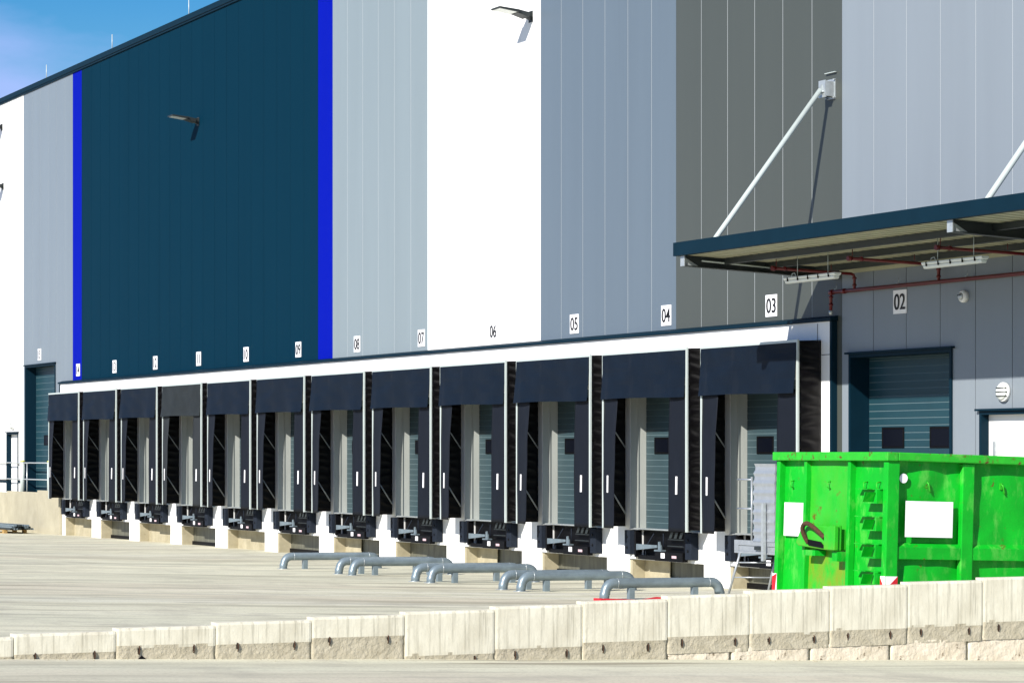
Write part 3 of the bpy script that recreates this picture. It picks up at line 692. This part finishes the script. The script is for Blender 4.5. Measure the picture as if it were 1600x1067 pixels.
# dirt and rubble line along the foot of the wall
f = MB()
for i in range(140):
    y = random.uniform(-20.5, -7.2); x = XF+.03+abs(random.gauss(0, .10)); s_ = random.uniform(.004, .014); z = ground_z(x, y)
    a = [(x+s_*math.cos(w)*random.uniform(.7, 1.2), y+s_*1.3*math.sin(w)*random.uniform(.7, 1.2), z-.002) for w in (0, 1.3, 2.5, 3.8, 5)]
    f.v += a+[(x, y, z+s_*.8)]; o_ = len(f.v)-6
    for q_ in range(5): f.f.append((o_+q_, o_+(q_+1) % 5, o_+5)); f.m.append(0); f.sm.append(False)
rb = f.build('gravel', 'conc'); rb['kind'] = 'stuff'; rb['label'] = 'small loose stones along the foot of the concrete blocks'; rb['category'] = 'gravel'

# red beam lying behind the blocks
rx, ry = -38.2, -5.6
t_ = MB(); t_.prism([(0, -.9, -.03), (0, 1.1, -.03), (0, 1.1, .03), (0, .25, .115), (0, -.05, .075), (0, -.9, .12)], (.24, 0, 0))
tag(t_.build('red_beam', 'redp', loc=(-39.4, -4.75, ground_z(-39.4, -4.75)), bevel=.01), 'low red steel wedge on the yard just behind the concrete blocks, by the last pipe guide', 'steel wedge')

# ------------------------------------------------------------------ aluminium work platform in front of dock 03
PX, PY = -41.4, -1.5
PF = thing('work_platform', 'silver aluminium platform with guard rail, ladder leg and ribbed upright panel beside the container', 'platform', (PX, PY, ground_z(PX, PY)))
def zz(z): return z-ground_z(PX, PY)
f = MB(); f.box(-.64, .75, 0, .05, zz(.86), zz(.90)); f.box(-.64, .75, 0, .05, zz(1.0), zz(1.09)); f.box(-.64, -.5, 0, .05, zz(.9), zz(1.0))
f.box(-.5, .75, .02, .04, zz(.9), zz(1.0)); f.box(-.64, .75, .6, .65, zz(.9), zz(1.05)); f.build('side_frame', 'alum', PF, bevel=.004)
MB().box(-.63, .75, .051, .599, zz(1.0), zz(1.03)).build('deck', 'alum', PF)
f = MB(); f.box(.1, .3, -.03, -.001, zz(.93), zz(.99)); f.build('latch', 'dsteel', PF)
f = MB(); n = 24; prof = []
for k in range(n+1):
    z = zz(1.08)+1.35*k/n; prof.append((.012*(k % 3 == 0)-.05*max(0, (k/n-.75)), z))
vs = [(.05-a*3, .0-a, b) for a, b in prof]+[(.75, .0-a, b) for a, b in prof]+[(.05-a*3, .03-a, b) for a, b in prof]+[(.75, .03-a, b) for a, b in prof]; n1 = n+1
fs = []
for i in range(n): fs += [(i, n1+i, n1+i+1, i+1), (2*n1+i+1, 3*n1+i+1, 3*n1+i, 2*n1+i), (i+1, 2*n1+i+1, 2*n1+i, i), (n1+i, 3*n1+i, 3*n1+i+1, n1+i+1)]
fs += [(n, n1+n, 3*n1+n, 2*n1+n), (0, 2*n1, 3*n1, n1)]
f.add(vs, fs); f.build('ribbed_panel', 'alum', PF)
for z in (2.15, 1.64): MB().tube([(-.06, .02, zz(z)), (-.55, .02, zz(z))], .018, 8).build('guard_rail', 'alum', PF)
MB().tube([(-.06, .02, zz(1.05)), (-.06, .02, zz(2.2))], .022, 8).build('rail_post', 'alum', PF)
f = MB(); f.tube([(-.42, .0, zz(.88)), (-.63, -.12, zz(.13))], .022, 8); f.tube([(-.02, .5, zz(.88)), (-.25, .45, zz(.13))], .02, 8)
for q_ in (.25, .6): f.tube([(-.42-.21*q_, -.12*q_, zz(.88-.75*q_)), (-.02-.23*q_, .5-.05*q_, zz(.88-.75*q_))], .014, 6)
f.build('ladder_leg', 'alum', PF)
MB().box(.42, .5, -.08, -.03, zz(.75), zz(1.75)).build('hook_arm', 'galv', PF)
MB().tube([(.45, .3, zz(.9)), (.5, .3, 0)], .03, 8).build('leg', 'alum', PF)
MB().tube([(.6, .6, zz(.9)), (.6, .6, 0)], .03, 8).build('leg', 'alum', PF)

# ------------------------------------------------------------------ green roll-off container
BX, BY = -28.08, -8.32
BN = thing('waste_container', 'bright green steel roll-off container with white stickers and rust stains, behind the concrete blocks', 'container', (BX, BY, ground_z(BX, BY)), rot=(-.030, 0, 0))
LN, HW, HT = 6.4, 1.25, 2.30
f = MB(); f.box(-HW+.07, HW-.07, .10, LN-.08, .25, .28)
def wally(u, v, y, dn, seed, x0, x1):
    return (x0+(x1-x0)*u, y+dn*.018*noise.noise(Vector((u*3+seed, v*3, seed))), .26+(HT-.35)*v)
f.grid(lambda u, v: wally(u, v, .085, 1, 1, -HW+.06, HW-.06), 50, 40)
sh = f.build('floor_plate', 'green', BN)
f = MB(); f.grid(lambda u, v: (-HW+.06+(2*HW-.12)*u, .105, .26+(HT-.35)*v), 1, 1); f.f = [q_[::-1] for q_ in f.f]
f.build('front_liner', 'green', BN)
f = MB()
def sidew(u, v):
    y = .05+(LN-.1)*u; z = .26+(HT-.35)*v
    b = noise.noise(Vector((y*1.1, z*1.4, 4)))*.036+noise.noise(Vector((y*2.7, z*2.5, 8)))*.018+abs(noise.noise(Vector((y*1.6+z*.9, z*1.4-y*.8, 12))))*.045-.008
    return (HW-.075+b-.02, y, z)
f.grid(sidew, 220, 70); f.build('side_wall', 'green', BN)
f = MB(); f.box(-HW+.06, -HW+.07, .1, LN-.1, .26, HT-.05); f.box(HW-.14, HW-.135, .1, LN-.1, .26, HT-.05); f.box(-HW+.07, HW-.14, LN-.1, LN-.08, .26, HT-.05); f.build('inner_wall', 'green', BN)
# worn middle panel on the front
f = MB(); f.grid(lambda u, v: (-.545+(.378+.545-.005)*u, .066+.012*noise.noise(Vector((u*3, v*3, 6))), .26+(HT-.36)*v), 16, 30); f.build('front_panel', 'greenrust', BN)
# top rail
f = MB(); f.box(-HW-.06, HW+.03, -.035, .12, HT-.105, HT); f.box(HW-.10, HW+.03, .121, LN+.02, HT-.10, HT); f.box(-HW-.06, -HW+.08, .121, LN+.02, HT-.10, HT); f.box(-HW+.08, HW-.10, LN-.1, LN+.02, HT-.1, HT)
f.build('top_rail', 'greenrail', BN, bevel=.012)
for xa, xb in ((-HW, -HW+.08), (-.607, -.545), (.378, .44)):
    MB().box(xa, xb, -.002, .084, .1, HT-.106).build('post', 'green', BN, bevel=.006)
MB().box(HW-.10, HW, -.003, .16, .1, HT-.106).build('corner_post', 'green', BN, bevel=.008)
MB().box(-HW+.0, -HW+.08, .085, .16, .1, HT-.106).build('corner_post', 'green', BN)
for k in range(1, 7):
    y = 1.05*k
    if y < LN-.2: MB().box(HW-.10, HW-.012, y, y+.17, .1, HT-.106).build('post', 'green', BN, bevel=.012); MB().box(-HW+.0, -HW+.06, y, y+.17, .1, HT-.106).build('post', 'green', BN, bevel=.01)
for k in range(0, 6):
    ya = .162 if k == 0 else 1.05*k+.172; yb = 1.05*(k+1)-.002
    f = MB(); f.prism([(HW-.10, ya, 1.06), (HW-.02, ya, 1.06), (HW-.02, ya, 1.20), (HW-.085, ya, 1.25), (HW-.10, ya, 1.25)], (0, yb-ya, 0)); f.build('side_rib', 'green', BN, bevel=.004)
    f = MB(); f.box(HW-.10, HW-.02, ya, yb, .12, .28); f.build('bottom_rib', 'green', BN)
    h = MB(); yc = (ya+yb)/2-.02; h.tube([(HW-.09, yc, 1.97), (HW-.045, yc+.005, 1.95), (HW-.045, yc+.02, 1.90), (HW-.06, yc+.035, 1.87), (HW-.06, yc+.05, 1.845)], .010, 6); h.box(HW-.1, HW-.07, yc-.015, yc+.015, 1.9, 1.98)
    h.build('rope_hook', 'greenrust', BN)
h = MB()
for x_ in (-.95, -.1, .7, .98): h.tube([(x_, .075, 1.95), (x_, .02, 1.94), (x_+.01, .015, 1.88), (x_+.01, .06, 1.86)], .008, 6)
h.build('tarp_hook', 'greenrust', BN)
# ladder steps
for z in (1.83, 1.51, 1.19, .87, .55):
    f = MB(); f.box(.60, .86, -.03, .075, z+.03, z+.04); f.box(.98, 1.13, -.03, .075, z+.03, z+.04)
    f.box(1.105, 1.12, -.065, .078, z-.13, z+.029); f.box(.82, 1.104, -.065, .078, z-.13, z-.116)
    f.prism([(.80, -.065, z-.13), (.86, -.065, z+.0), (.875, -.065, z+.0), (.815, -.065, z-.13)], (0, .14, 0))
    f.build('ladder_step', 'green', BN)
# hook plate
f = MB(); f.prism([(-.62, -.09, 1.20), (-.50, -.09, 1.38), (-.38, -.09, 1.43), (.16, -.09, 1.41), (.34, -.09, 1.43), (.34, -.09, 1.12), (.16, -.09, 1.12), (-.56, -.09, 1.16)], (0, .06, 0)); f.box(-.3, .3, -.03, .06, 1.13, 1.38)
hp = f.build('hook_plate', 'greenrust', BN, bevel=.015)
f = MB(); f.prism([(.12, -.15, 1.13), (.12, -.15, 1.34), (.24, -.15, 1.42), (.36, -.15, 1.42), (.36, -.15, 1.13)], (0, .059, 0)); f.build('lug', 'greenrust', hp, bevel=.01); MB().box(-.42, -.16, -.09, .06, 1.05, 1.115).build('lug', 'green', hp); MB().box(.22, .34, -.09, .06, 1.0, 1.115).build('lug', 'green', hp)
f = MB(); f.prism([(-.38, -.10, 1.25), (-.02, -.10, 1.22), (.1, -.10, 1.14), (-.3, -.10, 1.17)], (0, .005, 0)); f.build('slot', 'black', hp)
MB().tube(smooth([(-.34, -.08, 1.20), (-.36, -.13, 1.29), (-.36, -.16, 1.37), (-.30, -.17, 1.43), (-.20, -.17, 1.44), (-.05, -.14, 1.36), (.06, -.1, 1.27)]), .028, 10).build('hook_bar', 'rust', BN)
# stickers, reflector and chevrons
MB().box(-1.13, -.65, .050, .054, 1.27, 1.68).build('sticker', 'sign', BN)
MB().box(HW-.015, HW-.010, .26, .92, 1.32, 1.74).build('sticker', 'sign', BN)
MB().lathe((HW-.05, .24, 2.0), (1, 0, 0), [(0, .055), (.012, .055)], 24).build('sticker', 'sign', BN)
def chev(name, f1, w, h):
    t_ = MB(); t_.add([f1(0, 0), f1(w, 0), f1(w, h), f1(0, h)], [(0, 1, 2, 3)], 0)
    return t_
f = MB(); f.box(HW+.001, HW+.004, .0, .16, .55, .86, 0); f.prism([(HW+.006, .16, .86), (HW+.006, .16, .68), (HW+.006, .02, .70), (HW+.006, .0, .71)], (.002, 0, 0), 1)
f.box(HW-.1, HW, -.008, -.005, .55, .86, 0); f.prism([(HW-.1, -.010, .84), (HW-.1, -.010, .55), (HW-.0, -.010, .55), (HW-.0, -.010, .70)], (0, -.002, 0), 1)
f.build('chevron', ['sign', 'redp'], BN)
f = MB(); f.box(-HW-.02, -HW+.08, -.012, -.009, .5, .80, 0); f.prism([(-HW-.02, -.014, .76), (-HW-.02, -.014, .5), (-HW+.04, -.014, .5), (-HW+.08, -.014, .80)], (0, -.002, 0), 1); f.build('chevron', ['sign', 'redp'], BN)
# skids and rollers
for sx in (-.53, .53): MB().box(sx-.06, sx+.06, .1, LN-.2, .08, .249).build('skid', 'green', BN)
for sx in (-1, 1):
    for y in (.35, LN-.5): MB().lathe((sx*.95-.1, y, .12), (1, 0, 0), [(0, .12), (.2, .12)], 18).build('roller', 'rust', BN)
